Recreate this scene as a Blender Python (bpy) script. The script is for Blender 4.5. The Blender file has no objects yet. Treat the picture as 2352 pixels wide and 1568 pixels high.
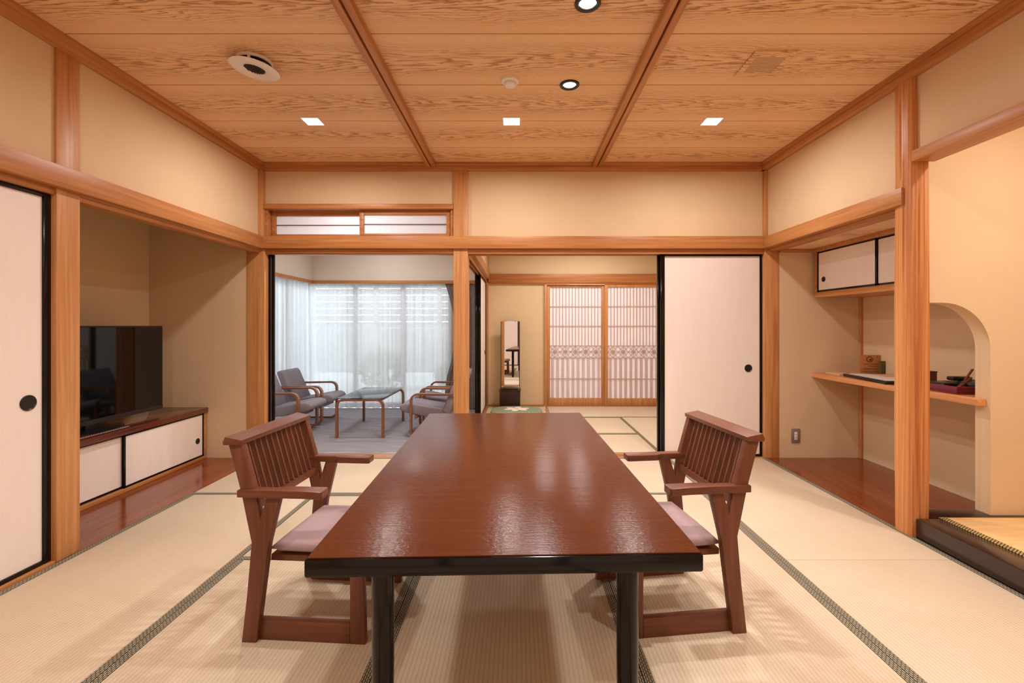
import bpy, bmesh, math, random
from mathutils import Vector, Matrix
R = math.radians
random.seed(7)
scene = bpy.context.scene
COL = scene.collection

# ------------------------------------------------------------------ camera
F_PX, W_PX, H_PX = 1060.0, 2352.0, 1568.0
EYE = 1.14
cd = bpy.data.cameras.new('camera')
cd.sensor_fit = 'HORIZONTAL'; cd.sensor_width = 36.0
cd.lens = 36.0 * F_PX / W_PX
cd.shift_x = (1176.0 - 1190.0) / W_PX
cd.shift_y = (748.0 - 784.0) / W_PX
cd.clip_start = 0.02; cd.clip_end = 200
cam = bpy.data.objects.new('camera', cd); COL.objects.link(cam)
cam.location = (0, 0, EYE); cam.rotation_euler = (R(90), 0, 0)
scene.camera = cam

# ------------------------------------------------------------------ world, exposure
world = bpy.data.worlds.new('sky'); scene.world = world
world.use_nodes = True
bg = world.node_tree.nodes['Background']
bg.inputs[0].default_value = (0.80, 0.90, 1.0, 1)
bg.inputs[1].default_value = 2.75
vs = scene.view_settings
vs.view_transform = 'Standard'; vs.look = 'None'; vs.gamma = 1.0; vs.use_curve_mapping = False
vs.exposure = 0.92
scene.cycles.adaptive_threshold = 0.03
scene.cycles.max_bounces = 8
scene.cycles.diffuse_bounces = 5
scene.cycles.glossy_bounces = 3
scene.cycles.transparent_max_bounces = 10
SQ_W, SQ_COL = 7.8, (1.0, 0.94, 0.93)     # square lights by the back wall
REAR_W = 7.6                               # square lights above the viewer
RD_W, RD_COL = 5.6, (1.0, 0.98, 1.0)       # round spots
BACK_W, TOKO_W = 6.0, 9.5
SUN_W, SUN_COL = 6.5, (0.95, 0.97, 1.0)

# ------------------------------------------------------------------ materials
def new_mat(name):
    m = bpy.data.materials.new(name); m.use_nodes = True
    nt = m.node_tree
    return m, nt, nt.nodes['Principled BSDF'], nt.nodes['Material Output']
def N(nt, t, **kw):
    n = nt.nodes.new(t)
    for k, v in kw.items(): setattr(n, k, v)
    return n
def L(nt, a, b): nt.links.new(a, b)
def ramp(nt, fac, stops):
    r = N(nt, 'ShaderNodeValToRGB')
    e = r.color_ramp.elements
    while len(e) > 1: e.remove(e[-1])
    e[0].position = stops[0][0]; e[0].color = (*stops[0][1], 1)
    for p, c in stops[1:]:
        q = e.new(p); q.color = (*c, 1)
    L(nt, fac, r.inputs[0]); return r.outputs[0]
def mathn(nt, op, a, b=None, c=None):
    n = N(nt, 'ShaderNodeMath', operation=op)
    for i, v in enumerate((a, b, c)):
        if v is None: continue
        if isinstance(v, (int, float)): n.inputs[i].default_value = v
        else: L(nt, v, n.inputs[i])
    return n.outputs[0]
def srgb(r, g, b):
    f = lambda u: (u/255/12.92) if u/255 <= .04045 else ((u/255+.055)/1.055)**2.4
    return (f(r), f(g), f(b))
def coords(nt, scale, rnd=True):
    tc = N(nt, 'ShaderNodeTexCoord'); mp = N(nt, 'ShaderNodeMapping')
    v = tc.outputs['Object']
    if rnd:
        oi = N(nt, 'ShaderNodeObjectInfo')
        vm = N(nt, 'ShaderNodeVectorMath', operation='MULTIPLY_ADD')
        cb = N(nt, 'ShaderNodeCombineXYZ')
        for i in range(3): L(nt, oi.outputs['Random'], cb.inputs[i])
        L(nt, cb.outputs[0], vm.inputs[0]); vm.inputs[1].default_value = (13.1, 7.7, 9.3)
        L(nt, v, vm.inputs[2]); v = vm.outputs[0]
    L(nt, v, mp.inputs['Vector']); mp.inputs['Scale'].default_value = scale
    return mp.outputs[0]
def noise(nt, vec, scale=1.0, detail=4.0, rough=.55, dist=0.0):
    n = N(nt, 'ShaderNodeTexNoise'); L(nt, vec, n.inputs['Vector'])
    n.inputs['Scale'].default_value = scale; n.inputs['Detail'].default_value = detail
    n.inputs['Roughness'].default_value = rough; n.inputs['Distortion'].default_value = dist
    return n.outputs['Fac']
def bump(nt, bsdf, h, strength=.2, dist=.002, socket='Normal'):
    b = N(nt, 'ShaderNodeBump'); b.inputs['Strength'].default_value = strength
    b.inputs['Distance'].default_value = dist
    L(nt, h, b.inputs['Height']); L(nt, b.outputs[0], bsdf.inputs[socket])

def plain(name, col, rough=.6, metal=0.0, spec=.5, mott=.04, mscale=6, bstr=0, bscale=200, coat=0):
    m, nt, p, o = new_mat(name)
    v = coords(nt, (mscale,)*3)
    f = noise(nt, v)
    c0 = tuple(max(0, c*(1-mott)) for c in col); c1 = tuple(min(1, c*(1+mott)) for c in col)
    L(nt, ramp(nt, f, [(.3, c0), (.7, c1)]), p.inputs['Base Color'])
    p.inputs['Roughness'].default_value = rough; p.inputs['Metallic'].default_value = metal
    p.inputs['Specular IOR Level'].default_value = spec; p.inputs['Coat Weight'].default_value = coat
    if bstr:
        bump(nt, p, noise(nt, coords(nt, (bscale,)*3), detail=2), bstr, .001)
    return m
def wood(name, axis, dark, light, rough=.45, freq=45, along=1.6, bstr=.06, coat=0.0, spec=.4):
    m, nt, p, o = new_mat(name)
    s = [freq]*3; s['xyz'.index(axis)] = along
    f1 = noise(nt, coords(nt, s), 1, 5, .6, .4)
    s2 = [freq*.16]*3; s2['xyz'.index(axis)] = along*.35
    f2 = noise(nt, coords(nt, s2), 1, 2)
    f = mathn(nt, 'ADD', mathn(nt, 'MULTIPLY', f1, .65), mathn(nt, 'MULTIPLY', f2, .35))
    L(nt, ramp(nt, f, [(.36, dark), (.62, light)]), p.inputs['Base Color'])
    p.inputs['Roughness'].default_value = rough; p.inputs['Coat Weight'].default_value = coat
    p.inputs['Coat Roughness'].default_value = .12
    p.inputs['Specular IOR Level'].default_value = spec
    bump(nt, p, f1, bstr, .001)
    return m
M = {}
CED_D, CED_L = srgb(178, 116, 64), srgb(210, 154, 98)
for a in 'xyz':
    M['cedar_'+a] = wood('cedar_'+a, a, CED_D if a == 'z' else srgb(166, 102, 52), CED_L if a == 'z' else srgb(198, 138, 82), .42)
    M['brown_'+a] = wood('brown_'+a, a, srgb(94, 52, 34), srgb(120, 70, 48), .36, 60, 2.5)
    M['bent_'+a] = wood('bent_'+a, a, srgb(120, 72, 48), srgb(152, 100, 70), .35, 60, 2.5)
M['pillar'] = wood('pillar', 'z', srgb(168, 96, 46), srgb(218, 152, 92), .4, 70, .9, .25)
M['board_floor'] = wood('board_floor', 'y', srgb(108, 50, 22), srgb(136, 68, 34), .16, 24, 1.2, .02, .12, .35)
M['cab_top'] = wood('cab_top', 'y', srgb(70, 26, 16), srgb(108, 44, 24), .2, 28, 1.2, .02, .5)
M['gamachi'] = wood('gamachi', 'y', srgb(38, 24, 20), srgb(54, 34, 27), .22, 30, 1.2, .02, .3)
M['shelf'] = wood('shelf', 'y', srgb(196, 128, 74), srgb(222, 158, 104), .35, 40)
M['garden_wood'] = wood('garden_wood', 'x', srgb(176, 172, 168), srgb(200, 196, 190), .7)
M['shoji_bar'] = wood('shoji_bar', 'z', srgb(196, 164, 148), srgb(214, 184, 168), .5, 80)
M['plaster'] = plain('plaster', srgb(219, 191, 153), .9, 0, .2, .025, 3, .25, 260)
M['plaster_warm'] = plain('plaster_warm', srgb(226, 200, 158), .9, 0, .2, .02, 3, .2, 260)
M['plaster_grey'] = plain('plaster_grey', srgb(220, 206, 190), .9, 0, .2, .02, 3, .2, 260)
M['lacquer'] = plain('lacquer', srgb(14, 10, 9), .13, 0, .32, .05, 6)
M['handle'] = plain('handle', srgb(22, 18, 16), .35)
M['white_plastic'] = plain('white_plastic', srgb(232, 226, 218), .4)
M['dark_plastic'] = plain('dark_plastic', srgb(20, 19, 20), .3)
M['bezel'] = plain('bezel', srgb(42, 38, 38), .25)
M['screen'] = plain('screen', srgb(5, 5, 6), .04, 0, .5, 0)
M['mirror'] = plain('mirror', (.86, .86, .86), .01, 1.0, .5, 0)
M['steel'] = plain('steel', srgb(190, 190, 192), .28, 1.0)
M['alu'] = plain('alu', srgb(206, 204, 206), .3, .8)
M['fabric_grey'] = plain('fabric_grey', srgb(136, 129, 135), .9, 0, .1, .12, 90, .3, 500)
M['seat_cloth'] = plain('seat_cloth', srgb(166, 140, 138), .85, 0, .1, .06, 12, .25, 420)
M['paper_tan'] = plain('paper_tan', srgb(214, 170, 130), .7)
M['paper_white'] = plain('paper_white', srgb(222, 212, 200), .7)
M['red_print'] = plain('red_print', srgb(176, 74, 56), .7)
M['maroon'] = plain('maroon', srgb(112, 34, 44), .25, 0, .5, .06)
M['navy'] = plain('navy', srgb(36, 44, 54), .4)
M['plaque'] = wood('plaque', 'x', srgb(160, 100, 50), srgb(186, 124, 70), .5, 50)
M['engrave'] = plain('engrave', srgb(104, 58, 24), .7)
M['dark_box'] = plain('dark_box', srgb(92, 52, 24), .5)
M['green_book'] = plain('green_book', srgb(92, 84, 40), .6)
M['cushion_green'] = plain('cushion_green', srgb(142, 150, 120), .85, 0, .1, .05, 20, .2, 400)
M['cushion_white'] = plain('cushion_white', srgb(236, 226, 208), .85)
M['kyodai'] = wood('kyodai', 'x', srgb(40, 20, 16), srgb(62, 32, 24), .3, 40)
M['outlet_plate'] = plain('outlet_plate', srgb(150, 132, 116), .4, .3)
M['drape'] = plain('drape', srgb(122, 110, 104), .9, 0, .1, .08, 30)
M['concrete'] = plain('concrete', srgb(196, 196, 192), .9, 0, .2, .06, 1.2)
M['leaf'] = plain('leaf', srgb(96, 128, 70), .6, 0, .3, .3, 5)
M['vent_grille'] = plain('vent_grille', srgb(212, 172, 134), .6)
M['tray_black'] = plain('tray_black', srgb(18, 16, 17), .3)
M['dark_gap'] = plain('dark_gap', srgb(46, 30, 20), .8)

def fusuma_paper():
    m, nt, p, o = new_mat('fusuma_paper')
    f = noise(nt, coords(nt, (40, 40, 6)), 1, 2)
    L(nt, ramp(nt, f, [(.3, srgb(237, 224, 213)), (.7, srgb(240, 228, 217))]), p.inputs['Base Color'])
    p.inputs['Roughness'].default_value = .8; p.inputs['Specular IOR Level'].default_value = .15
    return m
M['fusuma'] = fusuma_paper()

def translucent(name, col, t_transp, t_transl, diff_col=None, weave=0):
    m, nt, p, o = new_mat(name)
    nt.nodes.remove(p)
    f = noise(nt, coords(nt, (30, 30, 30)))
    c = ramp(nt, f, [(.3, tuple(x*.97 for x in col)), (.7, col)])
    d = N(nt, 'ShaderNodeBsdfDiffuse'); L(nt, c, d.inputs[0])
    t = N(nt, 'ShaderNodeBsdfTranslucent'); L(nt, c, t.inputs[0])
    x = N(nt, 'ShaderNodeMixShader'); x.inputs[0].default_value = t_transl
    L(nt, d.outputs[0], x.inputs[1]); L(nt, t.outputs[0], x.inputs[2])
    out = x.outputs[0]
    if t_transp > 0:
        tr = N(nt, 'ShaderNodeBsdfTransparent')
        y = N(nt, 'ShaderNodeMixShader'); y.inputs[0].default_value = t_transp
        L(nt, out, y.inputs[1]); L(nt, tr.outputs[0], y.inputs[2]); out = y.outputs[0]
    L(nt, out, o.inputs[0])
    return m
M['sheer'] = translucent('sheer', (.90, .90, .92), .15, .52)
M['shoji_paper'] = translucent('shoji_paper', (.92, .86, .84), 0, .26)
M['ranma_paper'] = translucent('ranma_paper', (.95, .94, .96), 0, .72)

def glass(name, tint, refl=.08):
    m, nt, p, o = new_mat(name)
    nt.nodes.remove(p)
    tr = N(nt, 'ShaderNodeBsdfTransparent'); tr.inputs[0].default_value = (*tint, 1)
    g = N(nt, 'ShaderNodeBsdfGlossy'); g.inputs['Roughness'].default_value = .02
    lw = N(nt, 'ShaderNodeFresnel'); lw.inputs[0].default_value = 1.45
    x = N(nt, 'ShaderNodeMixShader'); L(nt, lw.outputs[0], x.inputs[0])
    L(nt, tr.outputs[0], x.inputs[1]); L(nt, g.outputs[0], x.inputs[2])
    L(nt, x.outputs[0], o.inputs[0]); return m
M['glass'] = glass('glass', (.96, .98, .98))
M['table_glass'] = glass('table_glass', (.62, .66, .66))

def emit(name, col, s):
    m, nt, p, o = new_mat(name)
    p.inputs['Base Color'].default_value = (.8, .8, .8, 1)
    p.inputs['Emission Color'].default_value = (*col, 1); p.inputs['Emission Strength'].default_value = s
    return m
M['lamp_sq'] = emit('lamp_sq', SQ_COL, 8)
M['lamp_rd'] = emit('lamp_rd', (.95, .97, 1.0), 2.2)

def ceiling_board():
    m, nt, p, o = new_mat('ceiling_board')
    tc = N(nt, 'ShaderNodeTexCoord'); oi = N(nt, 'ShaderNodeObjectInfo')
    vm = N(nt, 'ShaderNodeVectorMath', operation='MULTIPLY_ADD')
    cb = N(nt, 'ShaderNodeCombineXYZ')
    L(nt, oi.outputs['Random'], cb.inputs[0]); L(nt, oi.outputs['Random'], cb.inputs[2])
    L(nt, cb.outputs[0], vm.inputs[0]); vm.inputs[1].default_value = (17.0, 0, 31.0); L(nt, tc.outputs['Object'], vm.inputs[2])
    v = vm.outputs[0]
    sp = N(nt, 'ShaderNodeSeparateXYZ'); L(nt, v, sp.inputs[0])
    def mp(s):
        q = N(nt, 'ShaderNodeMapping'); L(nt, v, q.inputs[0]); q.inputs['Scale'].default_value = s; return q.outputs[0]
    wob = mathn(nt, 'MULTIPLY', mathn(nt, 'SUBTRACT', noise(nt, mp((.9, 3, 1)), 1, 2), .5), .16)
    yc = mathn(nt, 'ADD', sp.outputs[1], wob)
    y2 = mathn(nt, 'MULTIPLY', yc, yc)
    f = mathn(nt, 'MULTIPLY', y2, 430.0)
    f = mathn(nt, 'ADD', f, mathn(nt, 'MULTIPLY', sp.outputs[0], 4.2))
    f = mathn(nt, 'ADD', f, mathn(nt, 'MULTIPLY', noise(nt, mp((1.9, 24, 1)), 1, 4), 5.5))
    f = mathn(nt, 'ADD', f, mathn(nt, 'MULTIPLY', noise(nt, mp((16, 150, 1)), 1, 2), .6))
    saw = mathn(nt, 'FRACT', f)
    band = ramp(nt, saw, [(0, (0, 0, 0)), (.45, (.1, .1, .1)), (.86, (1, 1, 1)), (1, (0, 0, 0))])
    cen = mathn(nt, 'SUBTRACT', 1.0, mathn(nt, 'MULTIPLY', y2, 22.0))
    cen = mathn(nt, 'MAXIMUM', cen, .15)
    fib = noise(nt, mp((3, 130, 1)), 1, 3)
    str_ = noise(nt, mp((.6, 16, 1)), 1, 3)
    k = mathn(nt, 'ADD', mathn(nt, 'MULTIPLY', mathn(nt, 'MULTIPLY', band, cen), .72), mathn(nt, 'MULTIPLY', fib, .30))
    k = mathn(nt, 'ADD', k, mathn(nt, 'MULTIPLY', str_, .26))
    col = ramp(nt, k, [(.1, srgb(242, 206, 164)), (.38, srgb(232, 188, 142)), (.95, srgb(170, 116, 74))])
    L(nt, col, p.inputs['Base Color'])
    p.inputs['Roughness'].default_value = .5; p.inputs['Specular IOR Level'].default_value = .3
    return m
M['ceil'] = ceiling_board()

def tatami(axis):
    m, nt, p, o = new_mat('tatami_'+axis)
    tc = N(nt, 'ShaderNodeTexCoord'); sp = N(nt, 'ShaderNodeSeparateXYZ'); L(nt, tc.outputs['Object'], sp.inputs[0])
    across = sp.outputs[1 if axis == 'x' else 0]
    rib = mathn(nt, 'ABSOLUTE', mathn(nt, 'SINE', mathn(nt, 'MULTIPLY', across, math.pi/.0155)))
    s = [260.0, 260.0, 260.0]; s['xyz'.index('y' if axis == 'x' else 'x')] = 20
    straw = noise(nt, coords(nt, s), 1, 3)
    patch = noise(nt, coords(nt, (1.5, 1.5, 1.5)), 1, 3)
    f = mathn(nt, 'ADD', mathn(nt, 'MULTIPLY', straw, .35), mathn(nt, 'MULTIPLY', patch, .3))
    f = mathn(nt, 'ADD', f, mathn(nt, 'MULTIPLY', mathn(nt, 'POWER', rib, .5), .35))
    L(nt, ramp(nt, f, [(.3, srgb(182, 161, 131)), (.56, srgb(206, 186, 156)), (.85, srgb(216, 198, 172))]), p.inputs['Base Color'])
    p.inputs['Roughness'].default_value = .62; p.inputs['Specular IOR Level'].default_value = .3
    bump(nt, p, mathn(nt, 'ADD', rib, mathn(nt, 'MULTIPLY', straw, .4)), .35, .0012)
    return m
M['tatami_x'] = tatami('x'); M['tatami_y'] = tatami('y')

def border_mat(name, axis, dark, light, bw=.016, bh=.0075):
    m, nt, p, o = new_mat(name)
    tc = N(nt, 'ShaderNodeTexCoord')
    mp = N(nt, 'ShaderNodeMapping'); L(nt, tc.outputs['Object'], mp.inputs[0])
    if axis == 'y': mp.inputs['Rotation'].default_value = (0, 0, R(90))
    b = N(nt, 'ShaderNodeTexBrick'); L(nt, mp.outputs[0], b.inputs['Vector'])
    b.inputs['Scale'].default_value = 1; b.inputs['Brick Width'].default_value = bw; b.inputs['Row Height'].default_value = bh
    b.inputs['Mortar Size'].default_value = bh*.30; b.inputs['Mortar Smooth'].default_value = .4
    b.inputs['Color1'].default_value = (*light, 1); b.inputs['Color2'].default_value = (*light, 1); b.inputs['Mortar'].default_value = (*dark, 1)
    L(nt, b.outputs[0], p.inputs['Base Color']); p.inputs['Roughness'].default_value = .8
    return m
for a in 'xy':
    M['border_'+a] = border_mat('border_'+a, a, srgb(68, 64, 48), srgb(168, 156, 128))
    M['border_plain_'+a] = border_mat('border_plain_'+a, a, srgb(104, 96, 66), srgb(128, 118, 86))
M['gold_border'] = border_mat('gold_border', 'y', srgb(32, 26, 16), srgb(226, 194, 116), .014, .011)
M['toko_mat'] = wood('toko_mat', 'x', srgb(222, 178, 116), srgb(236, 196, 136), .6, 160, 6, .1)

def carpet():
    m, nt, p, o = new_mat('carpet')
    tc = N(nt, 'ShaderNodeTexCoord'); sp = N(nt, 'ShaderNodeSeparateXYZ'); L(nt, tc.outputs['Object'], sp.inputs[0])
    rib = mathn(nt, 'SINE', mathn(nt, 'MULTIPLY', sp.outputs[1], 2*math.pi/.03))
    f = mathn(nt, 'ADD', mathn(nt, 'MULTIPLY', rib, .12), noise(nt, coords(nt, (4, 60, 1)), 1, 4))
    L(nt, ramp(nt, f, [(.3, srgb(126, 120, 124)), (.7, srgb(158, 151, 154))]), p.inputs['Base Color'])
    p.inputs['Roughness'].default_value = .95; p.inputs['Specular IOR Level'].default_value = .1
    bump(nt, p, f, .4, .002); return m
M['carpet'] = carpet()

def table_top():
    m, nt, p, o = new_mat('table_lacquer')
    f = noise(nt, coords(nt, (11, 210, 1), False), 1, 3, .6)
    g = noise(nt, coords(nt, (3, 60, 1), False), 1, 3)
    c = noise(nt, coords(nt, (80, 130, 1), False), 1, 3)
    L(nt, ramp(nt, g, [(.3, srgb(86, 45, 24)), (.7, srgb(94, 50, 27))]), p.inputs['Base Color'])
    p.inputs['Roughness'].default_value = .2; p.inputs['Specular IOR Level'].default_value = .12
    p.inputs['Anisotropic'].default_value = .25
    tg = N(nt, 'ShaderNodeTangent', direction_type='RADIAL', axis='X'); L(nt, tg.outputs[0], p.inputs['Tangent'])
    bump(nt, p, mathn(nt, 'ADD', f, mathn(nt, 'MULTIPLY', c, .8)), .6, .0012)
    return m
M['table_top'] = table_top()

# ------------------------------------------------------------------ mesh helpers
class MB:
    def __init__(s): s.bm = bmesh.new()
    def box(s, x0, x1, y0, y1, z0, z1, bev=0.0):
        a = [(x, y, z) for z in (z0, z1) for y in (y0, y1) for x in (x0, x1)]
        v = [s.bm.verts.new(p) for p in a]
        fs = [s.bm.faces.new([v[i] for i in q]) for q in ((0,2,3,1),(4,5,7,6),(0,1,5,4),(2,6,7,3),(0,4,6,2),(1,3,7,5))]
        if bev:
            ed = list({e for f in fs for e in f.edges})
            bmesh.ops.bevel(s.bm, geom=ed, offset=bev, segments=2, profile=.5, affect='EDGES')
        return s
    def prism(s, pts, axis, a0, a1, bev=0.0):
        """polygon pts in the two other axes, extruded along axis a0..a1"""
        def P(u, v, w):
            return {'x': (w, u, v), 'y': (u, w, v), 'z': (u, v, w)}[axis]
        lo = [s.bm.verts.new(P(u, v, a0)) for u, v in pts]; hi = [s.bm.verts.new(P(u, v, a1)) for u, v in pts]
        n = len(pts)
        fs = [s.bm.faces.new(lo), s.bm.faces.new(hi[::-1])]
        for i in range(n): fs.append(s.bm.faces.new((lo[i], hi[i], hi[(i+1) % n], lo[(i+1) % n])))
        bmesh.ops.recalc_face_normals(s.bm, faces=fs)
        if bev:
            ed = list({e for f in fs[:2] for e in f.edges})
            bmesh.ops.bevel(s.bm, geom=ed, offset=bev, segments=2, profile=.5, affect='EDGES')
        return s
    def bar(s, p0, p1, w, d, up=(0, 1, 0)):
        """box bar between two points, w along 'up' side, d across"""
        p0 = Vector(p0); p1 = Vector(p1); t = (p1-p0).normalized(); u = Vector(up)
        u = (u - t*u.dot(t)).normalized(); q = t.cross(u)
        c = []
        for p in (p0, p1):
            c.append([s.bm.verts.new(p + u*a*w/2 + q*b*d/2) for a, b in ((-1,-1),(1,-1),(1,1),(-1,1))])
        fs = [s.bm.faces.new(c[0]), s.bm.faces.new(c[1][::-1])]
        for i in range(4): fs.append(s.bm.faces.new((c[0][i], c[1][i], c[1][(i+1)%4], c[0][(i+1)%4])))
        bmesh.ops.recalc_face_normals(s.bm, faces=fs)
        return s
    def lathe(s, prof, cx=0, cy=0, seg=32, sx=1, sy=1):
        rings = []
        for r, z in prof:
            if r < 1e-6: rings.append([s.bm.verts.new((cx, cy, z))])
            else: rings.append([s.bm.verts.new((cx+sx*r*math.cos(2*math.pi*i/seg), cy+sy*r*math.sin(2*math.pi*i/seg), z)) for i in range(seg)])
        fs = []
        for a, b in zip(rings, rings[1:]):
            for i in range(seg):
                j = (i+1) % seg
                if len(a) == 1 and len(b) == 1: continue
                if len(a) == 1: fs.append(s.bm.faces.new((a[0], b[j], b[i])))
                elif len(b) == 1: fs.append(s.bm.faces.new((a[i], a[j], b[0])))
                else: fs.append(s.bm.faces.new((a[i], a[j], b[j], b[i])))
        bmesh.ops.recalc_face_normals(s.bm, faces=fs)
        return s
    def sweep_xz(s, pts, y0, y1, th):
        """ribbon: path pts (x,z) given thickness th, between y0 and y1"""
        n = len(pts); off = []
        for i, p in enumerate(pts):
            a = Vector(pts[max(0, i-1)]); b = Vector(pts[min(n-1, i+1)])
            t = (b-a).normalized(); nr = Vector((-t.y, t.x))
            off.append((Vector(p)+nr*th/2, Vector(p)-nr*th/2))
        rings = [[s.bm.verts.new((q.x, y, q.y)) for q, y in ((o[0], y0), (o[0], y1), (o[1], y1), (o[1], y0))] for o in off]
        fs = [s.bm.faces.new(rings[0]), s.bm.faces.new(rings[-1][::-1])]
        for a, b in zip(rings, rings[1:]):
            for i in range(4): fs.append(s.bm.faces.new((a[i], b[i], b[(i+1)%4], a[(i+1)%4])))
        bmesh.ops.recalc_face_normals(s.bm, faces=fs)
        return s
    def build(s, name, mat, parent=None, smooth=False, ang=40, kind=None, label=None, cat=None, group=None, loc=None):
        bm = s.bm
        if loc is None:
            xs = [v.co for v in bm.verts]
            c = Vector([(min(v[i] for v in xs)+max(v[i] for v in xs))/2 for i in range(3)])
            bmesh.ops.translate(bm, verts=bm.verts, vec=-c)
        else: c = Vector(loc)
        me = bpy.data.meshes.new(name); bm.to_mesh(me); bm.free()
        me.materials.append(M[mat] if isinstance(mat, str) else mat)
        if smooth:
            me.polygons.foreach_set('use_smooth', [True]*len(me.polygons))
            me.set_sharp_from_angle(angle=R(ang))
        o = bpy.data.objects.new(name, me); COL.objects.link(o)
        o.location = c
        if parent is not None: o.parent = parent
        if parent is not None and parent.type == 'MESH': o.location = c - parent.get('_c', Vector((0,0,0))) if False else c
        return tag(o, label, cat, group, kind)
def tag(o, label=None, cat=None, group=None, kind=None):
    if label: o['label'] = label
    if cat: o['category'] = cat
    if group: o['group'] = group
    if kind: o['kind'] = kind
    return o
def empty(name, loc, label=None, cat=None, group=None, rz=0, kind=None):
    o = bpy.data.objects.new(name, None); COL.objects.link(o)
    o.empty_display_size = .05
    o.location = loc; o.rotation_euler = (0, 0, rz)
    return tag(o, label, cat, group, kind)
def under(parent, child):
    """make child a part of a mesh/empty parent that sits unrotated at its own location; child was given in parent's root frame"""
    child.parent = parent; child.location = Vector(child.location) - Vector(parent.location)
    return child
def box(name, b, mat, parent=None, bev=0.0, **kw):
    return MB().box(*b, bev).build(name, mat, parent, smooth=bev > 0, **kw)
def struct(name, boxes, mat, bev=0.0, label=None):
    m = MB()
    for b in boxes: m.box(*b, bev)
    return m.build(name, mat, None, kind='structure', label=label, smooth=bev > 0)
def copy_tree(o, parent=None):
    c = o.copy(); COL.objects.link(c); c.parent = parent
    for ch in list(o.children): copy_tree(ch, c)
    return c
_t = [0]
def trim(boxes, mat, label=None, bev=.002):
    _t[0] += 1
    return struct('trim_%d' % _t[0], boxes, mat, bev, label)
def lamp(name, loc, size, watts, col, parent, shape='SQUARE', spread=None):
    ld = bpy.data.lights.new(name, 'AREA'); ld.shape = shape; ld.size = size; ld.energy = watts; ld.color = col
    if spread: ld.spread = spread
    o = bpy.data.objects.new(name, ld); COL.objects.link(o); o.parent = parent; o.location = loc
    return o

# ------------------------------------------------------------------ room shell
ZC = 2.545          # ceiling
XL, XR, YB, YR = -2.226, 2.14, 4.0, -0.40
struct('wall_left', [(-2.335, -2.235, YR, 4.0, 1.79, 2.56), (-2.335, -2.235, YR, 0.5, -.05, 1.79),
                     (-3.29, -3.19, 2.2, 4.1, -.05, 2.56), (-3.29, -2.336, 3.99, 4.09, -.05, 2.56),
                     (-3.29, -2.336, 2.22, 2.30, -.05, 2.56), (-3.29, -2.30, 2.2, 4.1, 2.46, 2.56),
                     (-2.42, -2.335, .4, 2.22, -.05, 1.9)], 'plaster')
m = MB()
for b in [(2.15, 2.25, 2.59, 4.0, 1.81, 2.56), (2.15, 2.25, YR, 2.5, 2.06, 2.56), (2.15, 2.25, YR, .75, -.05, 2.06),
          (2.966, 3.07, .65, 4.1, -.05, 2.56), (2.254, 3.07, 3.99, 4.09, -.05, 1.9), (2.2, 3.07, .65, .75, -.05, 2.56),
          (2.25, 3.07, .65, 2.6, 2.5, 2.56), (2.25, 3.07, 2.6, 4.1, 1.83, 1.93)]:
    m.box(*b)
# partition with the half arch between the two alcoves
arc = [(2.325+.26*math.sin(R(a)), 1.006+.26*math.cos(R(a))) for a in range(0, 91, 6)]
m.prism([(2.966, .104), (2.966, 2.52), (2.2, 2.52), (2.2, 1.266)] + arc + [(2.585, .104)], 'y', 2.525, 2.61)
m.build('wall_right', 'plaster', None, kind='structure')
struct('wall_back', [(-2.25, -.5, 4.012, 4.09, 2.18, 2.56), (-.5, 2.2, 4.012, 4.09, 1.80, 2.56),
                     (2.2, 3.07, 4.09, 4.15, -.05, 2.56), (-3.29, -2.3, 4.09, 4.15, -.05, 2.56)], 'plaster')
struct('wall_rear', [(-2.4, 2.3, YR-.1, YR, -.05, 2.56)], 'plaster')
# far rooms
struct('wall_partition', [(-.52, -.43, 4.1, 6.6, 1.90, 2.5)], 'plaster')
struct('wall_far', [(-.52, .37, 6.6, 6.7, -.05, 2.5), (.37, 2.3, 6.6, 6.7, 1.87, 2.5), (2.08, 2.3, 6.6, 6.7, -.05, 1.87), (2.2, 2.3, 4.15, 6.7, -.05, 2.5)], 'plaster_warm')
struct('wall_sunroom', [(-2.95, -.5, 6.25, 6.6, 1.75, 2.5), (-3.1, -2.79, 4.15, 6.6, 1.75, 2.5), (-.95, -.5, 6.42, 6.6, -.05, 1.75),
                        (-3.1, -2.95, 4.1, 4.3, -.05, 1.75)], 'plaster_grey')
struct('ceiling_far', [(-.47, 2.3, 4.09, 6.7, 2.40, 2.56)], 'cedar_x')
struct('ceiling_sunroom', [(-3.1, -.47, 4.09, 6.7, 2.42, 2.56)], 'plaster_grey')

# ceiling with boards
ceil = struct('ceiling', [(-2.4, 3.1, YR-.1, 4.1, 2.562, 2.66)], 'dark_gap')
ys = [4.0, 3.641, 3.169, 2.695, 2.223, 1.75, 1.28, .81, .34, -.4]
bays = [(-2.225, -.752), (-.748, .678), (.682, 2.145)]
for i in range(len(ys)-1):
    for b0, b1 in bays:
        o = MB().box(b0, b1, ys[i+1]+.0038, ys[i]-.0038, ZC, 2.5605, .0015).build('ceiling_board', 'ceil')
        # the grain runs about the middle of a full-width board
        under(ceil, o)
for x in (-.75, .68):
    trim([(x-.041, x+.041, YR, 3.97, 2.53, 2.546), (x-.041, x-.006, YR, 3.97, 2.506, 2.532), (x+.006, x+.041, YR, 3.97, 2.506, 2.532)], 'cedar_y', 'cedar ceiling batten')
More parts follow.
